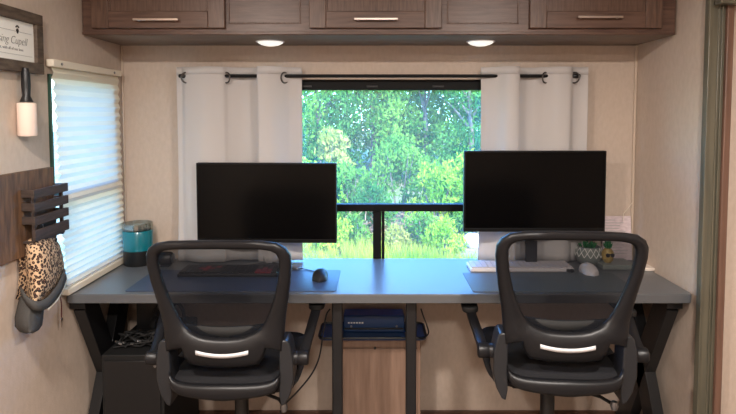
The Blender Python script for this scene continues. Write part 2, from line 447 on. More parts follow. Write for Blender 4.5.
curtain([(176, .006), (181, .012), (187, -.008), (205, -.030), (222, -.016), (228, .010), (240, .032), (254, .030), (262, -.016), (259, -.040), (267, -.047), (274, -.036), (284, -.008), (290, .012), (301, .022)],
        [(187, 35), (227, -40), (285, 55)], 'curtain', 'pale grey grommet curtain on the left side of the window')
curtain([(482, .022), (490, .012), (498, -.008), (506, -.038), (513, -.046), (518, -.030), (514, -.004), (522, .028), (535, .030), (544, .004), (556, -.024), (568, -.020), (574, .004), (582, .016), (589, .010)],
        [(500, -45), (545, 40), (574, -50)], 'curtain', 'pale grey grommet curtain on the right side of the window')

# ------------------------------------------------------------------ desk
dx0, dx1 = XL + .003, XR - .008
desk = empty('desk', (0, (DF + YB) / 2, 0), 'long grey-topped desk with black metal legs running wall to wall under the window', 'desk')
r = .03
def rrect(x0, x1, y0, y1, r, z, corners=(1,1,1,1), n=6):
    pts = []
    for ci, (cx, cy, a0) in enumerate(((x0 + r, y0 + r, PI), (x1 - r, y0 + r, 1.5*PI), (x1 - r, y1 - r, 0), (x0 + r, y1 - r, .5*PI))):
        for k in range(n + 1):
            a = a0 + k / n * PI / 2
            pts.append((cx + r * math.cos(a), cy + r * math.sin(a), z))
    return pts
top = MB().prism(rrect(dx0, dx1, DF, YB - .003, .02, DZ - .035), (0, 0, .035)).build('tabletop', M['desk'], bevel=.003); attach(desk, top)
# X shaped end frames
for s in (-1, 1):
    x = s * 1.125
    f = MB(); zt_, w_ = DZ - .036, .055
    f.bar((x, DF + .03, zt_), (x, YB - .05, .03), .045, w_, (1, 0, 0)) if False else None
    def flat(ya, za, yb, zb_, wd):
        d = Vector((0, yb - ya, zb_ - za)).normalized(); n_ = Vector((0, -d.z, d.y)) * wd / 2
        a = Vector((x - .022, ya, za)); b = Vector((x - .022, yb, zb_))
        f.prism([a + n_, b + n_, b - n_, a - n_], (.044, 0, 0))
    flat(DF + .085, zt_ - .02, YB - .09, .02, .095); flat(YB - .09, zt_ - .02, DF + .07, .02, .095)
    f.box((x - .03, DF + .03, zt_ - .03), (x + .03, YB - .04, zt_))
    f.box((x - .03, DF + .03, .0), (x + .03, YB - .04, .03))
    attach(desk, f.build('leg_frame', M['steel_blk'], bevel=.002))
for px in (337.5, 411):
    c = P(px, 340, 2.085)
    lg = MB().box((c.x - .020, 2.065, .0), (c.x + .020, 2.105, DZ - .036)).build('leg', M['steel_blk'], bevel=.006, seg=3); attach(desk, lg)
    lg = MB().box((c.x - .035, 2.05, DZ - .042), (c.x + .035, 2.12, DZ - .0355)).build('mounting_plate', M['steel_blk'], bevel=.002); attach(desk, lg)
for a, b in ((-1.05, -.2), (.19, 1.05)):
    attach(desk, B((a, 2.40, DZ - .062), (b, 2.43, DZ - .036)).build('rail', M['steel_blk'], bevel=.002))

# desk mats
def mat_(name, px0, px1, m, label, y0=2.045, y1=2.33):
    x0, x1 = P(px0, 292, y0).x, P(px1, 292, y0).x
    o = MB().prism(rrect(x0, x1, y0, y1, .012, DZ + .0003), (0, 0, .0022)).build(name, m, bevel=.0007, origin=((x0 + x1) / 2, (y0 + y1) / 2, DZ))
    return tag(o, label, 'desk mat')
mat_('desk_mat', 124, 336, M['deskmat'], 'dark blue desk mat under the black keyboard')
mat_('desk_mat', 473, 640, M['deskmat_g'], 'grey desk mat in front of the white keyboard', 2.04, 2.29)

# ------------------------------------------------------------------ monitors
def monitor(xa, xb, yt, yb, Y, Y2, label, feet):
    a = P(xa, (yt + yb) / 2, Y); b = P(xb, (yt + yb) / 2, Y2)
    zt_, zb_ = P(xa, yt, Y).z, P(xa, yb, Y).z
    cx, cy = (a.x + b.x) / 2, (a.y + b.y) / 2; W = (Vector((b.x, b.y)) - Vector((a.x, a.y))).length
    rz_ = math.atan2(b.y - a.y, b.x - a.x)
    root = empty('monitor', (cx, cy, DZ + .0005), label, 'monitor', 'black monitors on the desk', rz_)
    h = W / 2; z0, z1 = zb_ - DZ, zt_ - DZ
    MB().box((-h, 0, z0), (h, .028, z1)).box((-h * .55, .028, z0 + .06), (h * .55, .05, z1 - .08)).build('housing', M['bezel'], root, bevel=.003)
    MB().box((-h + .006, -.0015, z0 + .018), (h - .006, .001, z1 - .006)).build('screen', M['screen'], root)
    MB().box((-h + .002, -.0025, z0 + .001), (h - .002, .001, z0 + .016)).build('lower_bezel', M['bezel'], root, bevel=.0008)
    MB().bar((0, .045, .012), (0, .045, z0 + .12), .05, .018, (0, 1, 0)).build('stand_neck', M['blk'], root, bevel=.003)
    for s in (-1, 1):
        MB().bar((0, .06, .0065), (s * .15, -.06, .0065), .022, .012).build('stand_foot', feet, root, bevel=.002)
    return root
monitor(196.5, 336.5, 163, 242.5, 2.40, 2.385, 'black widescreen monitor above the black keyboard, in front of the left curtain', M['mirror'])
monitor(464, 606, 151, 232, 2.36, 2.36, 'black widescreen monitor above the white keyboard, in front of the right curtain', M['blk'])

# ------------------------------------------------------------------ keyboards
def keyboard(c, W, D, mats, label, z=DZ, accent=()):
    root = empty('keyboard', (c[0], c[1], z), label, 'keyboard')
    MB().prism(rrect(-W/2, W/2, -D/2, D/2, .006, 0.0005), (0, 0, .013)).build('case', mats[0], root, bevel=.002)
    nx, ny = 18, 5; kw, kd = (W - .012) / nx, (D - .014) / ny
    m1, m2 = MB(), MB()
    for i in range(nx):
        for j in range(ny):
            if j == 0 and 5 <= i <= 9: continue
            kb = MB() if (i, j) in accent else m1
            kb.box((-W/2 + .006 + i*kw + .001, -D/2 + .007 + j*kd + .001, .0136), (-W/2 + .006 + (i+1)*kw - .001, -D/2 + .007 + (j+1)*kd - .001, .020))
            if kb is not m1: kb.build('red_glow_key', mats[2], root)['label'] = 'keycap coloured dark red for the key glow'
    m1.box((-W/2 + .006 + 5*kw + .001, -D/2 + .008, .0136), (-W/2 + .006 + 10*kw - .001, -D/2 + .007 + kd - .001, .020))
    m1.build('keys', mats[1], root)
    return root
ac = {(4,1),(4,2),(5,2),(3,2),(4,3),(14,1),(15,1),(16,1),(15,2),(14,0),(15,0),(16,0),(6,3)}
kc = P(232, 271, 2.30)
keyboard((kc.x, 2.285), .41, .125, (M['blk'], M['keyblk'], M['red']), 'black keyboard with red lit keys on the blue desk mat', DZ + .0028, ac)
kc = P(517, 270, 2.40)
keyboard((kc.x, 2.365), .44, .115, (M['white'], M['greyk']), 'white keyboard on the right half of the desk')

# mice
def mouse(c, m1, m2, label, z, s=1.0, rz_=0):
    root = empty('computer_mouse', (c[0], c[1], z), label, 'mouse', None, rz_)
    rows = []
    for j in range(9):
        f = j / 8; y = (-.055 + .11 * f) * s; wd = .031 * s * math.sqrt(max(.02, 1 - (2*f - 1) ** 4)); h = .038 * s * (math.sin(PI * (.12 + .80 * (1 - f))) ** .8)
        rows.append([(wd * math.cos(PI * k / 10), y, .001 + h * math.sin(PI * k / 10) ** .7) for k in range(11)])
    mb = MB().grid(rows); n = 11
    mb.add(rows[0], [tuple(range(n))]); mb.add(rows[-1], [tuple(range(n))])
    mb.build('shell', m1, root, smooth=True)
    MB().lathe([(.0, -.003), (.009*s, -.003), (.009*s, .003), (0, .003)], c=(0, .028*s, .026*s), n=14, ax='x').build('scroll_wheel', m2, root, smooth=True)
    return root
c = P(320, 278, 2.20); mouse((c.x, 2.205), M['blk'], M['mirror'], 'black corded mouse on the right end of the blue mat', DZ + .003, 1.0)
c = P(588, 277, 2.30); mouse((c.x, 2.295), M['white'], M['mirror'], 'white mouse right of the white keyboard, in front of the patterned pot', DZ + .0005, 1.05)
cp = [P(320, 272, 2.27) , P(309, 267.5, 2.32), P(300, 266, 2.35), P(292, 264, 2.40)]
cp = [(q.x, q.y, DZ + .005) for q in cp]; cp[0] = (cp[0][0], 2.262, DZ + .008)
tag(MB().tube([tuple(v) for v in catmull(cp, 5)], .0018, 6).build('mouse_cord', M['blk'], smooth=True), 'thin black mouse cord lying across the blue desk mat', 'cord')

# tumbler
c = P(137, 262, 2.42)
tb = empty('tumbler', (c.x, 2.435, DZ + .0005), 'teal and black insulated tumbler with clear lid in the left desk corner', 'tumbler')
rt = .0635
MB().lathe([(0, 0), (rt*.9, 0), (rt*.95, .004), (rt*.97, .062), (rt, .066), (0, .066)]).build('base', M['blk'], tb, smooth=True)
MB().lathe([(0, .067), (rt*.99, .067), (rt*1.02, .085), (rt*1.02, .150), (rt*.98, .154), (0, .154)]).build('body', M['teal'], tb, smooth=True)
MB().lathe([(rt*.96, .155), (rt*.99, .157), (rt*1.01, .182), (rt*.98, .186), (rt*.90, .186), (rt*.88, .160)]).build('lid', M['clear'], tb, smooth=True)
MB().cbox((0.01, -.01, .172), (.05, .022, .022), (0, 0, .3)).lathe([(0, .157), (rt*.85, .157), (rt*.85, .164), (0, .165)]).build('lid_slider', M['ceramic'], tb, bevel=.003)

# small speaker left
c = P(164, 262, 2.38)
sp = empty('speaker', (c.x, 2.40, DZ + .0005), 'small round black speaker right of the teal tumbler', 'speaker')
MB().lathe([(0, -.03), (.022, -.03), (.029, -.022), (.030, 0), (.029, .022), (.022, .03), (0, .03)], c=(0, 0, .034), ax='x').build('body', M['blk'], sp, smooth=True)
MB().lathe([(0, .0), (.020, .0), (.022, .004), (0, .006)], c=(.030, 0, .034), ax='x').build('driver', M['mirror'], sp, smooth=True)
MB().box((-.02, -.018, 0), (.02, .018, .006)).build('foot', M['blk'], sp, bevel=.002)

# ------------------------------------------------------------------ items on the right of the desk
c = P(588, 258, 2.44)
pot = empty('plant_pot', (c.x, 2.435, DZ + .0005), 'grey bowl pot with a white diamond pattern and small green plant', 'plant pot')
prof = [(0, 0), (.034, 0), (.050, .014), (.058, .036), (.057, .062), (.050, .080), (.044, .080), (.044, .070), (0, .068)]
MB().lathe(prof, n=32).build('bowl', M['ceramic'], pot, smooth=True)
ln = MB()
for s in (-1, 1):
    for k in range(14):
        pts = []
        for j in range(6):
            z = .038 + j * .008; a = 2*PI*k/14 + s * j * .09
            rr_ = .0585 if z < .05 else .0585 - (z - .05) * .24
            pts.append((rr_*math.cos(a), rr_*math.sin(a), z))
        ln.tube(pts, .0017, 5)
o = ln.build('diamond_pattern', M['ceramicw'], pot); o['label'] = 'raised white diamond lattice around the pot'
lf = MB()
for k in range(22):
    a = random.uniform(0, 2*PI); r_ = random.uniform(.005, .030); h = random.uniform(.018, .038)
    b = Vector((r_*math.cos(a), r_*math.sin(a), .068)); tip = b + Vector((.02*math.cos(a), .02*math.sin(a), h)); md = (b + tip) / 2 + Vector((0, 0, .006))
    lf.tube([b, md, tip], [.002, .006, .0008], 5)
lf.build('leaves', M['leafg'], pot, smooth=True)

nb = P(615, 270, 2.38)
tag(MB().prism(rrect(nb.x - .072, nb.x + .072, 2.335, 2.455, .006, DZ + .0005), (0, 0, .020)).build('storage_tray', M['ceramic'], bevel=.003, origin=(nb.x, 2.395, DZ)), 'low grey box holding up the pineapple figurine', 'box')
c = P(608, 262, 2.38)
pn = empty('pineapple_figurine', (c.x, 2.385, DZ + .0215), 'small yellow pineapple figurine wearing black sunglasses', 'figurine')
MB().lathe([(0, 0), (.014, 0), (.022, .010), (.026, .028), (.024, .046), (.015, .060), (0, .063)], n=20).build('body', M['pine_y'], pn, smooth=True)
lv = MB()
for ring_, (nn, rr_, hh) in enumerate(((7, .020, .028), (5, .011, .040), (1, .0, .046))):
    for k in range(nn):
        a = 2*PI*k/nn + ring_; b = Vector((0, 0, .056)); tip = Vector((rr_*math.cos(a), rr_*math.sin(a), .058 + hh))
        md = Vector((rr_*.7*math.cos(a), rr_*.7*math.sin(a), .058 + hh*.5)); lv.tube([b, md, tip], [.003, .0055, .0006], 5)
lv.build('leaf_crown', M['leafg'], pn, smooth=True)
MB().lathe([(0, -.002), (.0085, -.002), (.0085, .002), (0, .002)], c=(-.010, -.026, .036), n=14, ax='y').lathe([(0, -.002), (.0085, -.002), (.0085, .002), (0, .002)], c=(.010, -.026, .036), n=14, ax='y').box((-.019, -.027, .039), (.019, -.025, .042)).build('sunglasses', M['blk'], pn)

# hanging card in the corner
a, b = P(603, 250, 2.49), P(632, 250, 2.49)
cz = P(618, 217, 2.49).z
cdv = empty('note_card', ((a.x + b.x)/2, 2.49, DZ + .002), 'pale pink paper card with faint writing propped in the right back corner', 'card', None)
MB().add([(-(b.x-a.x)/2, .0, 0), ((b.x-a.x)/2, .0, 0), ((b.x-a.x)/2, .022, cz-DZ-.002), (-(b.x-a.x)/2, .022, cz-DZ-.002)], [(0,1,2,3)]).build('sheet', M['paper'], cdv, solid=.003)
wr = MB()
for k in range(16):
    z = .03 + k * .0125; yy = .022 * z / (cz - DZ) - .0022; L = random.uniform(.05, .11)
    if z < cz - DZ - .012: wr.box((-.058, yy - .0004, z), (-.058 + L, yy, z + .0028))
o = wr.build('writing', M['inkl'], cdv); o['label'] = 'faint grey lines of handwriting'
q = P(624, 217, 2.49)
MB().tube([(q.x - cdv.location.x, .010, cz - DZ - .02), (q.x - cdv.location.x + .003, .012, cz - DZ + .01), (XR - .016 - cdv.location.x, .016, cz - DZ + .06)], .0012, 5).build('string', M['cream'], cdv)
c = P(646, 273, 2.36)
tag(MB().lathe([(0, .0005), (.044, .0005), (.046, .003), (.046, .010), (.043, .013), (0, .013)], c=(0, 0, 0), n=32).build('coaster', M['coaster'], smooth=True), 'round off-white coaster by the right wall', 'coaster').location = (c.x - .002, 2.36, DZ)

# ------------------------------------------------------------------ sign, lint roller
fy0, fy1 = 1.46, 1.905
fz1 = CAMZ + .338; fz0 = CAMZ + .138
sg = empty('framed_sign', (XL, (fy0 + fy1) / 2, fz0), 'white sign with script lettering in a brown wood frame on the left wall', 'sign')
fw = .036
f = MB(); X0, X1 = XL + .0005, XL + .022
f.box((X0, fy0, fz1 - fw), (X1, fy1, fz1)); f.box((X0, fy0, fz0), (X1, fy1, fz0 + fw)); f.box((X0, fy0, fz0 + fw), (X1, fy0 + fw, fz1 - fw)); f.box((X0, fy1 - fw, fz0 + fw), (X1, fy1, fz1 - fw))
attach(sg, f.build('frame', M['gframe'], bevel=.002))
attach(sg, B((X0, fy0 + fw, fz0 + fw), (XL + .010, fy1 - fw, fz1 - fw)).build('panel', M['signw']))
def text_mesh(name, body, size, m, loc_, rot, ext=.0006, align='CENTER', sx=1):
    cu = bpy.data.curves.new(name, 'FONT'); cu.body = body; cu.size = size; cu.extrude = ext; cu.align_x = align; cu.shear = .3 if name == 'script' else 0; cu.offset = -.0007 if name == 'script' else 0
    tmp = bpy.data.objects.new('tmp', cu); COL.objects.link(tmp)
    dg = bpy.context.evaluated_depsgraph_get(); me = bpy.data.meshes.new_from_object(tmp.evaluated_get(dg))
    bpy.data.objects.remove(tmp)
    o = bpy.data.objects.new(name, me); COL.objects.link(o); me.materials.clear(); me.materials.append(m)
    o.location = loc_; o.rotation_euler = rot; o.scale = (sx, 1, 1); return o
xs = XL + .0108
zc = (fz0 + fz1) / 2; yc = (fy0 + fy1) / 2
rotL = (R(90), 0, R(90))
# on the left wall text must run from the near end to the far end when read from inside
o = text_mesh('script', 'Blessing Cupell', .036, M['inkm'], (xs, 1.735, zc - .012), rotL, .0003, 'CENTER', .88); o.name = 'lettering'; attach(sg, o)
o = text_mesh('lettering', 'est. with all of our love', .013, M['inkl'], (xs, 1.75, zc - .032), rotL); attach(sg, o)
pw = MB()
for (dy, dz, rr_) in ((0, .036, .0065), (-.006, .047, .0028), (-.002, .050, .003), (.0025, .050, .003), (.0065, .047, .0028), (0, .030, .004)):
    pw.lathe([(0, 0), (rr_, 0), (rr_, .0008), (0, .0008)], c=(xs - .0004, 1.785 + dy, zc + dz - .004), n=12, ax='x')
o = pw.build('paw_print', M['ink']); attach(sg, o)
rl = MB()
for zz in (zc + .028, zc - .046):
    rl.box((xs - .0004, fy0 + .05, zz), (xs + .0003, fy1 - fw - .012, zz + .0012))
attach(sg, rl.build('rule_lines', M['inkl']))

ly = 1.79
lr = empty('lint_roller', (XL + .029, ly, 1.345), 'lint roller with black handle hanging below the framed sign', 'lint roller')
def zat(py, Y=ly): return P(25, py, Y).z - 1.345
MB().tube([(0,0,zat(102)), (0,0,zat(96)), (0,0,zat(85)), (0,0,zat(74)), (0,0,zat(68))], [.020, .012, .014, .013, .009], 16).build('handle', M['blk'], lr, smooth=True)
MB().lathe([(0, zat(136)), (.026, zat(136)), (.028, zat(135)), (.028, zat(104)), (.026, zat(103)), (0, zat(103))]).build('adhesive_roll', M['pink'], lr, smooth=True)
MB().tube([(0, 0, zat(69)), (-.012, 0, zat(67)), (-.022, 0, zat(66.5)), (-.028, 0, zat(66.5))], .0025, 6).build('hanging_loop', M['blk'], lr)

# ------------------------------------------------------------------ key rack with crate
by0, by1 = 1.60, 1.945
bz1 = P(48, 167, by1).z; bz0 = P(10, 260, 1.73).z
rk = empty('wall_organizer', (XL, (by0 + by1) / 2, bz0), 'rustic brown wooden wall organizer with a slatted crate on the left wall', 'wall organizer')
attach(rk, B((XL + .0005, by0, bz0), (XL + .018, by1, bz1)).build('back_board', M['board'], bevel=.002))
cy0, cy1 = 1.762, 1.945
xo = XL + .064
ctz, cbz = P(68, 183, cy1).z, P(66, 232, cy1).z
nsl = 4; pitch = (ctz - cbz) / nsl
for k in range(nsl):
    z1 = ctz - k * pitch; z0 = z1 - pitch * (.66 if k < nsl-1 else .8)
    sl = B((xo - .010, cy0 - .006, z0), (xo, cy1 + .008, z1)).build('front_slat', M['slat'], bevel=.0015); attach(rk, sl)
    if k < 3:
        for yy in (cy0, cy1 - .008):
            attach(rk, B((XL + .018, yy, z0 + .004), (xo - .010, yy + .008, z1)).build('side_slat', M['slat'], bevel=.001))
for yy in (cy0 + .008, cy1 - .018):
    attach(rk, B((xo - .020, yy, cbz - .004), (xo - .010, yy + .010, ctz - .002)).build('corner_post', M['slat'], bevel=.001))
attach(rk, B((XL + .018, cy0 + .003, cbz), (xo - .010, cy1 - .003, cbz + .007)).build('crate_floor', M['slat']))
for yy in (1.78, 1.84, 1.90):
    hk = MB().tube([(XL + .019, yy, cbz - .012), (XL + .034, yy, cbz - .014), (XL + .040, yy, cbz - .028), (XL + .046, yy, cbz - .022), (XL + .048, yy, cbz - .012)], .0028, 8).build('hook', M['blk'], smooth=True); attach(rk, hk)
# things in the crate
tag(MB().cbox((XL + .040, 1.85, cbz + .035), (.018, .10, .055), (0, .15, 0)).cbox((XL + .052, 1.83, cbz + .024), (.010, .06, .03), (0, .1, 0)).build('wallet', M['blk'], bevel=.004, origin=(XL + .04, 1.85, cbz)), 'black wallet sitting inside the slatted wall crate', 'wallet')
tag(MB().tube([(XL + .048, 1.80 + .022*math.cos(a*.55), cbz + .040 + .020*math.sin(a*.55)) for a in range(12)], .0045, 6).build('key_ring', M['mirror'], smooth=True), 'silver key ring lying inside the slatted wall crate', 'key ring')

# ------------------------------------------------------------------ leopard cap
cap = empty('baseball_cap', (XL + .06, 1.83, P(40, 320, 1.8).z), 'leopard print baseball cap with charcoal brim hanging under the crate', 'cap')
cl_ = Vector(cap.location)
# crown: shell whose opening faces down and to the right, sculpted by rows from the button to the band
def W(px, py, Y): return P(px, py, Y) - cl_
rows = []
top_ = [(22, 246), (24, 270), (26, 300)]
def WX(px, py, off):
    X = XL + off; Y = X / P(px, py, 1).x
    return P(px, py, Y) - cl_
outline_l = [(26, 240), (24.5, 247), (25, 262), (26, 278), (26, 290), (28, 301)]
outline_r = [(55, 238), (60, 245), (63, 256), (64.5, 268), (60, 284), (44, 301)]
front = []; back = []
for i, ((lx, lyy), (rx, ryy)) in enumerate(zip(outline_l, outline_r)):
    fr, bk = [], []
    for k in range(13):
        t_ = k / 12; px = lx + (rx - lx) * t_; py = lyy + (ryy - lyy) * t_
        bul = math.sin(PI * t_) ** .6
        off = .012 + .020 * t_ + (.030, .050, .060, .064, .062, .058)[i] * bul
        p = WX(px, py, off); fr.append(p)
        bk.append(Vector((XL + .006 + .002 * bul - cl_.x, p.y + .012, p.z)))
    front.append(fr); back.append(bk)
full = [fr + bk[::-1][1:-1] for fr, bk in zip(front, back)]
cmb = MB().grid(full, close=True)
n_ = len(full[0]); cmb.add(full[0], [tuple(range(n_))])
cmb.build('crown', M['leo'], cap, smooth=True, angle=80)
bpts = [(21.5, 292, .020), (27, 301, .062), (36, 306, .092), (46, 304, .098), (55, 295, .088), (61.5, 284, .066), (65, 274, .046)]
rowA = [WX(px - 1, py - 5, o_) for px, py, o_ in bpts]; rowB = [WX(px + 1, py + 4.5, o_ + .004) for px, py, o_ in bpts]
MB().grid([[Vector(v) for v in catmull([tuple(p) for p in rw], 4)] for rw in (rowA, rowB)]).build('band', M['capg'], cap, solid=.006, smooth=True)
rowC = [WX(px + 2, py + 6.5, o_ + .002) for px, py, o_ in bpts[3:]]; rowD = [WX(px + 1.4, py + 4.5, o_ + .004) for px, py, o_ in bpts[3:]]
MB().grid([rowC, rowD]).build('band_edge', M['cream'], cap, solid=.003, smooth=True)
bl = [(21, 296), (18, 306), (15.5, 317), (15.5, 326), (20, 331), (26, 333)]
brr = [(44, 306), (43, 311), (42.5, 318), (41.5, 325), (38, 330), (32, 333)]
brow = []
for (lx, l2), (rx, r2) in zip(bl, brr):
    brow.append([WX(lx + (rx-lx)*k/8, l2 + (r2-l2)*k/8, .016 + .055*k/8 + .028*math.sin(PI*k/8)) for k in range(9)])
MB().grid(brow).build('brim', M['capg'], cap, solid=.005, smooth=True)
MB().tube([WX(36, 243, .05), WX(38, 236, .046), WX(41, 232, .044)], .003, 6).build('strap', M['capg'], cap)
# red keychain hanging by the cap
kq = P(56, 300, 1.93)
kcn = empty('keychain', (kq.x, 1.96, kq.z), 'thin keychain with a tiny gold key hanging beside the cap brim', 'keychain')
k1 = MB().tube([(0, 0, -.075), (0.002, 0, -.03), (-.004, 0, .03), (-.006, -.02, .10), (-.012, -.03, .21)], .0018, 6).build('cord', M['redcloth'], kcn)
k2 = MB().lathe([(0, 0), (.007, 0), (.007, .002), (0, .002)], c=(0, 0, -.082), n=12, ax='x').box((-.001, -.002, -.11), (.001, .002, -.088)).build('key', M['nickel'], kcn)

# ------------------------------------------------------------------ under the desk
tx0, tx1 = -1.062, -.822
pc = empty('computer_tower', ((tx0 + tx1)/2, 2.28, 0), 'black computer tower on the floor under the left end of the desk', 'computer')
tz = P(128, 354, 2.10).z
attach(pc, B((tx0, 2.09, .012), (tx1, 2.50, tz)).build('case', M['blk_soft'], bevel=.004))
attach(pc, B((tx0 + .012, 2.083, .03), (tx1 - .012, 2.0895, tz - .02)).build('front_panel', M['blk'], bevel=.003))
for xx in (tx0 + .03, tx1 - .05):
    for yy in (2.12, 2.44): attach(pc, B((xx, yy, 0), (xx + .02, yy + .03, .012)).build('foot', M['blk']))
led = MB().lathe([(0, -.001), (.006, -.001), (.006, .001), (0, .001)], c=(tx1 - .03, 2.0825, tz - .04), n=12, ax='y').build('power_button', M['mirror']); attach(pc, led)
tag(MB().box((-.055, -.06, 0), (.055, .06, .14)).box((-.045, -.063, .012), (.045, -.06, .125)).build('device_box', M['blk'], bevel=.004), 'black boxy device standing on the computer tower', 'device').location = (tx0 + .085, 2.40, tz + .0005)
tg = MB(); random.seed(3)
for k in range(7):
    pts = [(random.uniform(-.09, .09), random.uniform(-.05, .04), .006 + .05 * random.random()) for _ in range(7)]; pts[0] = (pts[0][0], pts[0][1], .006); 
    tg.tube([tuple(v) for v in catmull(pts, 5)], .0035, 6)
tgo = empty('cable_tangle', (-.955, 2.19, tz + .0005), 'tangle of black cables with silver plugs on top of the computer tower', 'cables')
tg.build('cables', M['blk_soft'], tgo, smooth=True)
for k in range(5):
    MB().cbox((random.uniform(-.07, .06), -.055 + random.uniform(0, .02), random.uniform(.012, .05)), (.016, .009, .006), (.2, .3, random.uniform(0, 2))).build('plug', M['mirror'], tgo, bevel=.001)
hp = empty('headphones', (-.875, 2.30, tz + .001), 'black over-ear headphones resting behind the cables on the tower', 'headphones')
arc = [(.062*math.cos(a), 0, .075 + .070*math.sin(a)) for a in [PI*k/12 for k in range(13)]]
MB().tube(arc, .008, 8).build('headband', M['blk'], hp, smooth=True)
for s in (-1, 1):
    MB().lathe([(0, -.014), (.030, -.014), (.036, -.006), (.036, .010), (.026, .014), (0, .014)], c=(s*.060, 0, .0375), ax='x').build('ear_cup', M['blk_soft'], hp, smooth=True)

# light wood cabinet under the middle of the desk
hx0, hx1 = P(333, 380, 2.36).x, P(420.5, 380, 2.36).x
hz = P(376, 337.5, 2.36).z
hc = empty('floor_cabinet', ((hx0+hx1)/2, 2.44, 0), 'small light wood cabinet box against the wall between the centre desk legs', 'cabinet')
attach(hc, B((hx0, 2.36, 0), (hx1, YB - .013, hz)).build('carcass', M['boxwood'], bevel=.002))
attach(hc, MB().box((hx0 + .004, 2.352, hz - .042), (hx1 - .004, 2.3595, hz - .003)).build('top_rail', M['boxwood'], bevel=.001))
attach(hc, MB().box((hx0 + .004, 2.350, .02), (hx1 - .014, 2.3595, hz - .045)).build('door', M['boxwood'], bevel=.002))
kn = P(375, 347.5, 2.35)
attach(hc, MB().lathe([(0, -.006), (.005, -.006), (.005, .002), (0, .002)], c=(kn.x, 2.346, kn.z), n=12, ax='y').build('catch', M['blk']))
# blue tray and router
qx0, qx1 = P(318, 334, 2.33).x, P(427, 334, 2.33).x
tr = empty('tray', ((qx0+qx1)/2, 2.42, hz + .0005), 'dark blue shallow tray on top of the light wood cabinet', 'tray')
zt0 = hz + .0005
attach(tr, MB().prism(rrect(qx0, qx1, 2.325, 2.505, .03, zt0), (0, 0, .008)).build('base', M['navy'], bevel=.002))
rim = rrect(qx0 + .003, qx1 - .003, 2.328, 2.502, .028, zt0 + .010)
attach(tr, MB().tube(rim + [rim[0], rim[1]], .006, 8, caps=False).build('rim', M['blk'], smooth=True))
rx_ = P(374, 315, 2.44).x
ro = empty('router', (rx_, 2.44, zt0 + .0085), 'flat dark blue router box on the tray under the desk', 'router')
MB().box((-.135, -.045, 0), (.135, .045, .075)).build('case', M['navy'], ro, bevel=.006)
mk = MB()
for k in range(6): mk.box((-.115 + k*.012, -.0465, .040), (-.107 + k*.012, -.045, .046))
mk.build('lettering', M['ceramicw'], ro)
MB().box((-.13, -.052, .014), (.13, -.0452, .022)).build('front_lip', M['blk'], ro, bevel=.002)
for xx in (-.10, .10):
    MB().lathe([(0, -.002), (.005, -.002), (.005, .001), (0, .001)], c=(xx, -.0525, .030), n=10, ax='y').build('indicator', M['mirror'], ro)
# cables
pts = [(-.215, 2.11, .7165), P(326, 316, 2.11), P(323, 335, 2.11), P(319, 358, 2.10), P(311, 375, 2.08), P(297, 392, 2.05), P(284, 406, 2.03), P(276, 425, 2.0)]
pts[0] = tuple(P(330, 309, 2.11)); 
tag(MB().tube([tuple(v) for v in catmull([tuple(p) for p in pts], 6)], .0032, 8).build('power_cable', M['blk'], smooth=True), 'thin black cable drooping from the desk beside the left centre leg', 'cable')
pts = [P(421, 309, 2.13), P(424, 318, 2.16), P(427, 326, 2.25), P(428.5, 333, 2.28), P(424, 338, 2.30), P(419, 338, 2.32)]
tag(MB().tube([tuple(v) for v in catmull([tuple(p) for p in pts], 6)], .003, 8).build('power_cable', M['blk'], smooth=True), 'short black cable curving down beside the right centre leg', 'cable')

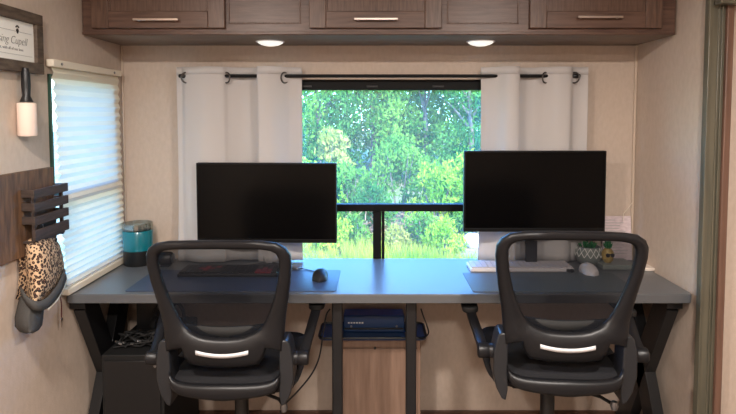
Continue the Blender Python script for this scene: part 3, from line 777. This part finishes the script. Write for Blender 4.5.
# ------------------------------------------------------------------ office chairs
def yb(z):   # lean of the back : local y at height z
    pts = ((.44, -.205), (.55, -.220), (.66, -.245), (.74, -.240), (.85, -.262), (1.0, -.302), (1.08, -.328))
    for (z0, y0), (z1, y1) in zip(pts, pts[1:]):
        if z <= z1: return y0 + (y1 - y0) * (z - z0) / (z1 - z0)
    return pts[-1][1]
def cx(x): return .35 * x * x      # the sides wrap forward
def make_chair(name, label, loc, rz_, dz=0.0):
    t = empty('office_chair', loc, label, 'office chair', 'black mesh office chairs at the desk', rz_)
    # back frame: outer and inner outlines, half side listed from the top centre down
    outer = [(0, 1.060), (.08, 1.059), (.15, 1.056), (.195, 1.048), (.222, 1.030), (.236, 1.004), (.238, .97), (.232, .91), (.222, .85), (.211, .79), (.205, .74), (.202, .69), (.196, .66), (.168, .668), (.142, .674), (.134, .640), (.118, .615), (.06, .606), (0, .604)]
    inner = [(0, 1.030), (.08, 1.029), (.14, 1.027), (.172, 1.021), (.190, 1.010), (.198, .992), (.197, .96), (.190, .91), (.178, .86), (.163, .815), (.146, .775), (.138, .760), (.124, .742), (.112, .732), (.100, .724), (.072, .714), (.045, .710), (.02, .7085), (0, .708)]
    def loop(half):
        return half + [(-x, z) for x, z in half[::-1][1:-1]]
    O, I = loop(outer), loop(inner); n = len(O)
    def V(p, dy=0, dzz=0): return Vector((p[0], yb(p[1]) + cx(p[0]) + dy, p[1] + dz))
    th = .026
    rings = []
    def mix(a, b, f): return (a[0] + (b[0]-a[0])*f, a[1] + (b[1]-a[1])*f)
    sect = [(0, 0), (.12, -.010), (.5, -.015), (.88, -.010), (1, 0), (1, .010), (.85, .016), (.5, .018), (.15, .016), (0, .010)]
    for i in range(n):
        rings.append([V(mix(O[i], I[i], f), dy) for f, dy in sect])
    rings.append(rings[0])
    MB().grid(rings, close=True).build('back_frame', M['chair'], t, smooth=True, angle=60)
    # mesh panel
    m = MB(); hs = inner[1:-1]; rows = []
    for x, z in hs:
        rows.append([V((x * (-1 + 2*k/10) * 1.01, z)) + Vector((0, .006 + .03 * (1 - (-1 + 2*k/10)**2) * min(1, (1.03 - z) * 4), 0)) for k in range(11)])
    m.grid(rows).build('mesh_panel', M['mesh'], t, smooth=True)
    # cross member seen through the mesh, low in the opening
    sp_ = [V((x, .738 - .008 * (1 - (x/.135)**2))) + Vector((0, .022, 0)) for x in [-.135 + .27*k/12 for k in range(13)]]
    sw = MB().grid([[p + Vector((0, 0, .010)) for p in sp_], [p + Vector((0, .004, -.012 - .030 * (1 - (p.x/.135)**2))) for p in sp_]])
    sw.build('lumbar_support', M['blk_soft'], t, solid=.008, smooth=True)
    # silver strip
    st = []
    for k in range(17):
        x = -.088 + .176 * k / 16; zc_ = .656 + .012 * (x/.088)**2
        st.append((x, zc_))
    A = [V((x, z + .0068)) + Vector((0, -.0165, 0)) for x, z in st]; Bq = [V((x, z - .0068)) + Vector((0, -.0165, 0)) for x, z in st]
    o = MB().grid([A, Bq]).build('reflective_strip', M['reflect'], t, solid=.003, smooth=True); o['label'] = 'bright silver strip across the lumbar'
    # inner lumbar panel + lower yoke
    lp = []
    for zz, hw in ((.655, .120), (.635, .122), (.615, .115), (.597, .10)):
        lp.append([Vector((-hw + 2*hw*k/10, yb(zz) + .035 + cx(hw*(-1+2*k/10)), zz + dz)) for k in range(11)])
    MB().grid(lp).build('lumbar_panel', M['chair'], t, solid=.012, smooth=True)
    # seat
    sz = .553 + dz
    def seat_ring(s, z, n2=40):
        pts = []
        for k in range(n2):
            a = 2*PI*k/n2; ca, sa = math.cos(a), math.sin(a)
            e = .45
            x = .245 * s * math.copysign(abs(ca) ** e, ca); y = .02 + (.245 if sa > 0 else .235) * s * math.copysign(abs(sa) ** e, sa)
            if sa > 0: x *= 1 + .02 * sa
            pts.append((x, y, z + (-.015 * max(0, sa) ** 2 if z > sz - .03 else 0)))
        return pts
    rws = [seat_ring(.85, sz - .062), seat_ring(.97, sz - .055), seat_ring(1.0, sz - .035), seat_ring(.985, sz - .012), seat_ring(.93, sz), seat_ring(.6, sz + .002), seat_ring(.2, sz - .004)]
    mb = MB().grid(rws, close=True); mb.add(rws[0], [tuple(range(40))]); mb.add(rws[-1], [tuple(range(40))])
    mb.build('seat', M['seatfab'], t, smooth=True, angle=80)
    # rear shell of the seat: a U shaped rim that rises into the uprights
    path = [(.188, -.17, .690), (.190, -.195, .640), (.190, -.215, .590), (.176, -.232, .556), (.138, -.243, .543), (.07, -.250, .538), (0, -.252, .536)]
    path = path + [(-x, y, z) for x, y, z in path[::-1][1:]]
    sm = catmull(path, 4); rows = []
    for p in sm:
        hgt = .018 + .008 * (1 - abs(p.x) / .19)
        rows.append([Vector((p.x, p.y + a, p.z + b * hgt - .008 + dz)) for a, b in ((-.008, -1), (-.014, -.5), (-.014, .5), (-.006, 1), (.010, 1), (.016, 0), (.010, -1))])
    mb = MB().grid(rows, close=True); mb.add(rows[0], [tuple(range(7))]); mb.add(rows[-1], [tuple(range(7))])
    mb.build('seat_shell', M['chair'], t, smooth=True, angle=70)
    MB().box((-.16, -.17, .478 + dz), (.16, .19, .491 + dz)).build('seat_plate', M['blk'], t, bevel=.004)
    # arms
    for s in (-1, 1):
        br = [(.188, .690), (.192, .698), (.212, .698), (.222, .684), (.232, .630), (.234, .560), (.222, .505), (.204, .470), (.190, .462), (.184, .50), (.186, .60)]
        a = MB().prism([(s*x, -.222 - (.05 * (z - .45)), z + dz) for x, z in br], (0, .085, 0))
        a.build('arm_bracket', M['chair_g'], t, bevel=.005, seg=3)
        # foot of the bracket reaching under the seat
        MB().prism([(s*.195, -.16, .49+dz), (s*.195, -.16, .62+dz), (s*.195, -.04, .55+dz), (s*.195, .06, .49+dz), (s*.195, .06, .47+dz), (s*.195, -.10, .47+dz)], (s*.022, 0, 0)).build('arm_gusset', M['chair'], t, bevel=.004)
        pz, py_ = .618 + dz, -.185
        MB().lathe([(0, 0), (.020, 0), (.025, .004), (.025, .036), (.0235, .038), (.0235, .040), (.025, .042), (.025, .072), (.020, .077), (0, .077)], n=24, ax='x', mx=None).build('pivot', M['chair'], t, smooth=True).location = (s*.205 if s > 0 else -.205 - .077, py_, pz)
        ax_ = s * .262
        ar = MB(); tipz = .686; pth = [(ax_, py_, pz), (ax_ * 1.02, py_ + .06, pz + .25 * (tipz - pz)), (ax_ * 1.06, py_ + .13, pz + .62 * (tipz - pz)), (ax_ * 1.10, py_ + .20, tipz)]
        rows = []
        for i, p in enumerate(catmull(pth, 4)):
            hw, hh = .0165, .014 - .004 * i / 12
            rows.append([p + Vector((a_ * hw, 0, b_ * hh)) for a_, b_ in ((-1,-.6),(-.6,-1),(.6,-1),(1,-.6),(1,.6),(.6,1),(-.6,1),(-1,.6))])
        ar.grid(rows, close=True); ar.add(rows[0], [tuple(range(8))]); ar.add(rows[-1], [tuple(range(8))])
        arm = ar.build('arm', M['chair'], t, smooth=True, angle=50)
        zz = tipz + .004
        MB().prism(rrect(ax_*1.10 - .030, ax_*1.10 + .030, py_ + .17, py_ + .40, .025, zz - .008), (0, 0, .022)).build('arm_pad', M['blk_soft'], t, bevel=.006, seg=3)
    # mechanism, column, base
    MB().box((-.08, -.04, .445 + dz), (.08, .12, .478 + dz)).build('tilt_mechanism', M['blk'], t, bevel=.01)
    MB().tube([(.06, -.04, .43 + dz), (.16, -.10, .425 + dz), (.185, -.145, .425 + dz)], .006, 8).build('height_lever', M['blk'], t, smooth=True)
    MB().lathe([(0, -.014), (.010, -.014), (.014, 0), (.010, .014), (0, .014)], c=(.188, -.155, .424 + dz), n=14).build('lever_knob', M['mirror'], t, smooth=True)
    MB().lathe([(0, .30), (.014, .30), (.014, .45 + dz), (0, .45 + dz)], n=20).build('gas_lift', M['chrome'], t, smooth=True)
    MB().lathe([(0, .07), (.026, .07), (.026, .40 + dz), (.022, .405 + dz), (0, .405 + dz)], n=20).build('column_cover', M['blk'], t, smooth=True)
    MB().lathe([(0, .062), (.040, .062), (.046, .075), (.040, .105), (.028, .112), (0, .112)], n=20).build('hub', M['blk'], t, smooth=True)
    for k in range(5):
        a = 2*PI*k/5 + .3; c_, s_ = math.cos(a), math.sin(a)
        p0 = Vector((.03*c_, .03*s_, .088)); p1 = Vector((.265*c_, .265*s_, .070))
        lg = MB().bar(p0, p1, .034, .024).build('base_leg', M['blk'], t, bevel=.004)
        w1 = MB()
        for q_ in (-.014, .014):
            mx = Matrix.Rotation(a + .6, 3, 'Z')
            w1.lathe([(0, -.008), (.022, -.008), (.025, -.003), (.025, .003), (.022, .008), (0, .008)], c=Vector((.262*c_, .262*s_, .025)) + mx @ Vector((q_, 0, 0)), n=16, ax='x', mx=mx)
        w1.tube([(.262*c_, .262*s_, .025), (.262*c_, .262*s_, .062)], .007, 8)
        w1.build('caster', M['blk'], t, smooth=True)
    return t
make_chair('office_chair', 'black mesh-back office chair facing the black keyboard, left of the centre legs', (-.515, 2.065, 0), R(0), -.040)
make_chair('office_chair', 'black mesh-back office chair facing the white keyboard, right of the centre legs', (.641, 2.015, 0), R(-4), 0)

# ------------------------------------------------------------------ outdoors
GZ = -.75
def ground():
    rows = []
    for j in range(30):
        y = 2.9 + j * 1.2
        rows.append([(-22 + i * 1.5, y, GZ + .05 * math.sin(i * 1.7 + j) + (0.0 if y < 16 else (y - 16) * .05)) for i in range(30)])
    return MB().grid(rows)
gm = mat('meadow', (92, 112, 46), .9, noise=(2.2, (134, 112, 88), (1, 1, 1)))
struct(ground().build('ground', gm, smooth=True))
def leafmat(name, a, b, tr=.4):
    m = bpy.data.materials.new(name); m.use_nodes = True; nt = m.node_tree; nt.nodes.clear()
    out = nt.nodes.new('ShaderNodeOutputMaterial'); tc = nt.nodes.new('ShaderNodeTexCoord')
    n = nt.nodes.new('ShaderNodeTexNoise'); n.inputs['Scale'].default_value = 1.6; n.inputs['Detail'].default_value = 6
    r_ = nt.nodes.new('ShaderNodeValToRGB'); r_.color_ramp.elements[0].position = .38; r_.color_ramp.elements[1].position = .62
    r_.color_ramp.elements[0].color = lin(a); r_.color_ramp.elements[1].color = lin(b)
    d = nt.nodes.new('ShaderNodeBsdfDiffuse'); t_ = nt.nodes.new('ShaderNodeBsdfTranslucent'); mx = nt.nodes.new('ShaderNodeMixShader'); mx.inputs[0].default_value = tr
    nt.links.new(tc.outputs['Object'], n.inputs[0]); nt.links.new(n.outputs[0], r_.inputs[0])
    nt.links.new(r_.outputs[0], d.inputs[0]); nt.links.new(r_.outputs[0], t_.inputs[0])
    nt.links.new(d.outputs[0], mx.inputs[1]); nt.links.new(t_.outputs[0], mx.inputs[2]); nt.links.new(mx.outputs[0], out.inputs[0])
    return m
LM = {'teal': leafmat('leaves_blue_green', (48, 98, 46), (98, 142, 66)),
      'green': leafmat('leaves_mid_green', (58, 108, 46), (128, 164, 66)),
      'lime': leafmat('leaves_lime', (108, 150, 40), (176, 190, 66)),
      'yellow': leafmat('leaves_yellow_green', (128, 140, 56), (176, 164, 92)),
      'dry': leafmat('dry_twigs', (118, 94, 74), (146, 120, 98), .2),
      'grass': leafmat('grass_blades', (108, 140, 40), (160, 164, 66), .3)}
bark = mat('bark', (116, 104, 96), .9, noise=(8, (84, 74, 68), (6, 6, 1)))
def leaves_mb(blobs, nleaf, size, rnd):
    mb = MB(); tot = sum(b[3] ** 2 for b in blobs)
    for (bx, by, bz, br_, sq) in blobs:
        for _ in range(int(nleaf * br_ ** 2 / tot)):
            v = Vector((rnd.gauss(0,1), rnd.gauss(0,1), rnd.gauss(0,1))).normalized()
            rr_ = br_ * (.62 + .45 * rnd.random())
            p = Vector((bx + v.x*rr_, by + v.y*rr_, bz + v.z*rr_*sq))
            s_ = size * rnd.uniform(.6, 1.3)
            q = Euler((rnd.uniform(0,6.3), rnd.uniform(0,6.3), rnd.uniform(0,6.3))).to_matrix()
            vs = [p + q @ Vector(c_) * s_ for c_ in ((-1,0,0), (0,-.42,.1), (1,0,0), (0,.42,.1))]
            mb.add(vs, [(0,1,2,3)])
    return mb
def tree(name, x, y, h, wd, kind, label, nleaf=3600, size=.075, seed=0, trunk=True, base=None, cat='tree', group=None):
    rnd = random.Random(seed); z0 = GZ if base is None else base
    o = empty(name, (x, y, z0 - .02), label, cat, group)
    blobs = []
    nb_ = 9
    for k in range(nb_):
        f = k / (nb_ - 1)
        bz = h * (.22 + .68 * f) if trunk else h * (.28 + .5 * f)
        sp_ = wd * (.55 * math.sin(PI * (.25 + .7 * f)))
        a = rnd.uniform(0, 6.3)
        blobs.append((sp_ * math.cos(a), sp_ * .7 * math.sin(a), bz, wd * rnd.uniform(.36, .52), .9))
    leaves_mb(blobs, nleaf, size, rnd).build('foliage', LM[kind], o)
    if trunk:
        tk = MB().tube([(0,0,0), (.05,0,h*.3), (-.04,.03,h*.6), (0,0,h*.88)], [.09, .075, .05, .02], 8)
        for k in range(5):
            a = rnd.uniform(0, 6.3); z_ = h * rnd.uniform(.3, .6)
            tk.tube([(0,0,z_), (wd*.25*math.cos(a), wd*.2*math.sin(a), z_+h*.12), (wd*.5*math.cos(a), wd*.4*math.sin(a), z_+h*.2)], [.04,.025,.01], 6)
        tk.build('trunk', bark, o, smooth=True)
    else:
        tk = MB()
        for k in range(6):
            a = rnd.uniform(0, 6.3); tk.tube([(.05*math.cos(a),.05*math.sin(a),0), (wd*.2*math.cos(a), wd*.2*math.sin(a), h*.4), (wd*.35*math.cos(a), wd*.35*math.sin(a), h*.75)], [.02,.014,.005], 5)
        tk.build('stems', bark, o, smooth=True)
    return o
def GX(px, Y): return (px - PPX) / FPX * Y
TR = 'trees beyond the window'; BU = 'bushes beyond the window'
spec = [  # px, Y, height, width, kind, what
    (250, 15.5, 4.9, 2.2, 'green', 'mid green tree seen outside behind the left curtain'),
    (318, 16.5, 4.7, 2.0, 'teal', 'leafy blue-green tree outside at the left edge of the window view'),
    (372, 17.5, 5.0, 2.1, 'teal', 'tall blue-green tree outside above the window centre bar'),
    (425, 16.8, 4.8, 2.0, 'green', 'mid green tree outside right of the window centre bar'),
    (470, 15.8, 5.0, 2.0, 'teal', 'blue-green tree outside near the right curtain edge'),
    (540, 16.0, 4.9, 2.3, 'green', 'mid green tree seen outside behind the right curtain'),
    (190, 17.0, 4.6, 2.3, 'teal', 'blue-green tree outside furthest to the left'),
    (610, 17.0, 4.8, 2.3, 'teal', 'blue-green tree outside furthest to the right'),
    (345, 20.5, 5.2, 3.2, 'green', 'deep background tree outside left of centre'),
    (455, 20.5, 5.2, 3.2, 'teal', 'deep background tree outside right of centre')]
for i, (px, Y, h, wd, kd, lb) in enumerate(spec):
    tree('leafy_tree', GX(px, Y), Y, h, wd, kd, lb, 9000 if Y > 20 else 9000, .11 if Y > 20 else .068, 20 + i, group=TR)
spec = [
    (328, 11.6, 2.25, .62, 'yellow', 'pale yellow-green bush outside high in the left of the window', 1500, .06),
    (345, 10.4, 1.35, .8, 'green', 'rounded green bush outside just right of the left monitor', 2200, .055),
    (400, 11.4, 1.9, .85, 'green', 'green bush outside just above the centre bar', 2200, .055),
    (437, 10.4, 1.3, .8, 'lime', 'bright lime bush outside right of the centre bar', 2200, .055),
    (470, 10.6, 1.55, .75, 'lime', 'bright lime bush outside beside the right monitor', 2000, .055),
    (374, 9.9, .95, .55, 'teal', 'low blue-green bush outside behind the centre bar', 1500, .05),
    (305, 10.2, 1.4, .85, 'lime', 'bright lime bush outside behind the left monitor', 1800, .055),
    (505, 10.0, 1.5, .85, 'lime', 'bright lime bush outside behind the right monitor', 1800, .055),
    (330, 8.9, .62, .42, 'lime', 'small lime shrub outside at the lower left of the window view', 1500, .035),
    (356, 9.1, .55, .36, 'green', 'small green shrub outside just left of the vertical window bar', 1300, .035),
    (396, 8.7, .42, .30, 'yellow', 'small yellow-green shrub outside just right of the vertical window bar', 900, .032),
    (422, 8.9, .66, .42, 'green', 'small green shrub outside below the bright lime bush', 1500, .035),
    (446, 8.6, .55, .40, 'lime', 'small lime shrub outside left of the pale rock', 1500, .035),
    (474, 9.8, .75, .45, 'green', 'small green shrub outside behind the pale rock', 1500, .035)]
for i, (px, Y, h, wd, kd, lb, nl, sz_) in enumerate(spec):
    tree('wild_bush', GX(px, Y), Y, h, wd, kd, lb, nl, sz_, 60 + i, trunk=False, cat='bush', group=BU)
# brush piles and grass
rnd = random.Random(5)
for (px, Y, wd, lb) in ((402, 9.5, .8, 'heap of pale dry twigs outside just right of the centre bar'), (432, 9.9, .7, 'heap of pale dry twigs outside beyond the tall grass'), (358, 9.6, .5, 'heap of pale dry twigs outside left of the centre bar')):
    mb = MB()
    for _ in range(150):
        a = Vector((rnd.gauss(0, wd*.4), rnd.gauss(0, .3), abs(rnd.gauss(0, .14)))); d = Vector((rnd.gauss(0,1), rnd.gauss(0,.6), rnd.gauss(0,.5))).normalized() * rnd.uniform(.12, .34)
        mb.tube([a, a + d], [.012, .006], 3)
    ob = mb.build('brush_pile', LM['dry']); ob.location = (GX(px, Y), Y, GZ + .03); tag(ob, lb, 'brush pile', 'dry brush piles outside')
mb = MB()
for _ in range(12000):
    Y = rnd.uniform(7.0, 10.6); x = GX(rnd.uniform(270, 520), Y)
    den = math.sin(x * 2.1 + 1) + math.sin(Y * 1.7 + x)
    if den < -.5 and rnd.random() < .8: continue
    h = rnd.uniform(.06, .20) + (.12 if den > .8 else 0); a = rnd.uniform(0, 6.3); w_ = .009
    b = Vector((x, Y, GZ - .04)); tip = b + Vector((rnd.gauss(0, .06), rnd.gauss(0, .05), h))
    mb.add([b + Vector((w_*math.cos(a), w_*math.sin(a), 0)), b - Vector((w_*math.cos(a), w_*math.sin(a), 0)), tip], [(0,1,2)])
tag(mb.build('tall_grass', LM['grass']), 'bright yellow-green tall grass outside at the bottom of the window', 'grass', kind='stuff')
# pale stone by the right monitor
rk_ = MB(); rr = random.Random(2)
rk_.lathe([(0, 0), (.16, 0), (.19, .08), (.15, .16), (.07, .20), (0, .21)], n=12)
rk_.v = [(x + rr.uniform(-.02,.02), y + rr.uniform(-.02,.02), z) for x, y, z in rk_.v]
st_ = rk_.build('boulder', mat('pale_stone', (214, 214, 220), .8), smooth=True); st_.location = (GX(474, 9.0), 9.0, GZ + .02)
tag(st_, 'pale grey rock in the grass below the right monitor', 'rock')

# ------------------------------------------------------------------ light
wd_ = bpy.data.worlds.new('world'); scene.world = wd_; wd_.use_nodes = True; nt = wd_.node_tree
bg = nt.nodes['Background']; sky = nt.nodes.new('ShaderNodeTexSky'); sky.sky_type = 'NISHITA'
sky.sun_disc = False; sky.sun_elevation = R(48); sky.sun_rotation = R(150); sky.air_density = 1.2; sky.dust_density = .3; sky.ozone_density = 2.5
tint = nt.nodes.new('ShaderNodeVectorMath'); tint.operation = 'MULTIPLY'; tint.inputs[1].default_value = (.33, .62, 1.0)
nt.links.new(sky.outputs[0], tint.inputs[0]); nt.links.new(tint.outputs[0], bg.inputs[0]); bg.inputs[1].default_value = 1.75
sd = bpy.data.lights.new('sun', 'SUN'); sd.energy = 8.5; sd.angle = R(1.5); sd.color = (1, .92, .66)
so = bpy.data.objects.new('sun', sd); COL.objects.link(so)
so.rotation_euler = Vector((-.30, .80, -.62)).to_track_quat('-Z', 'Y').to_euler()
def lamp(x, y, size, power, col, label):
    o = empty('ceiling_light', (x, y, ZC - .001), label, 'light')
    MB().lathe([(size/2, -.012), (size/2 + .012, -.010), (size/2 + .014, 0), (size/2, 0)], n=28).build('rim', M['white'], o, smooth=True)
    l = bpy.data.lights.new('bulb', 'AREA'); l.shape = 'DISK'; l.size = size; l.energy = power; l.color = col
    lo = bpy.data.objects.new('bulb', l); COL.objects.link(lo); lo.parent = o; lo.location = (0, 0, -.014)
    return o
WARM = (1, .915, .84)
lamp(-.72, .62, .15, 21, WARM, 'round ceiling light over the left chair, out of frame')
lamp(.71, .62, .15, 21, WARM, 'round ceiling light over the right chair, out of frame')
lamp(0, -.6, .30, 26, WARM, 'unseen ceiling fill light added behind the viewer')  # unseen lamp added to fill the room from behind

vs = scene.view_settings; vs.view_transform = 'Standard'; vs.look = 'None'; vs.gamma = 1; vs.use_curve_mapping = False
vs.exposure = 0.9
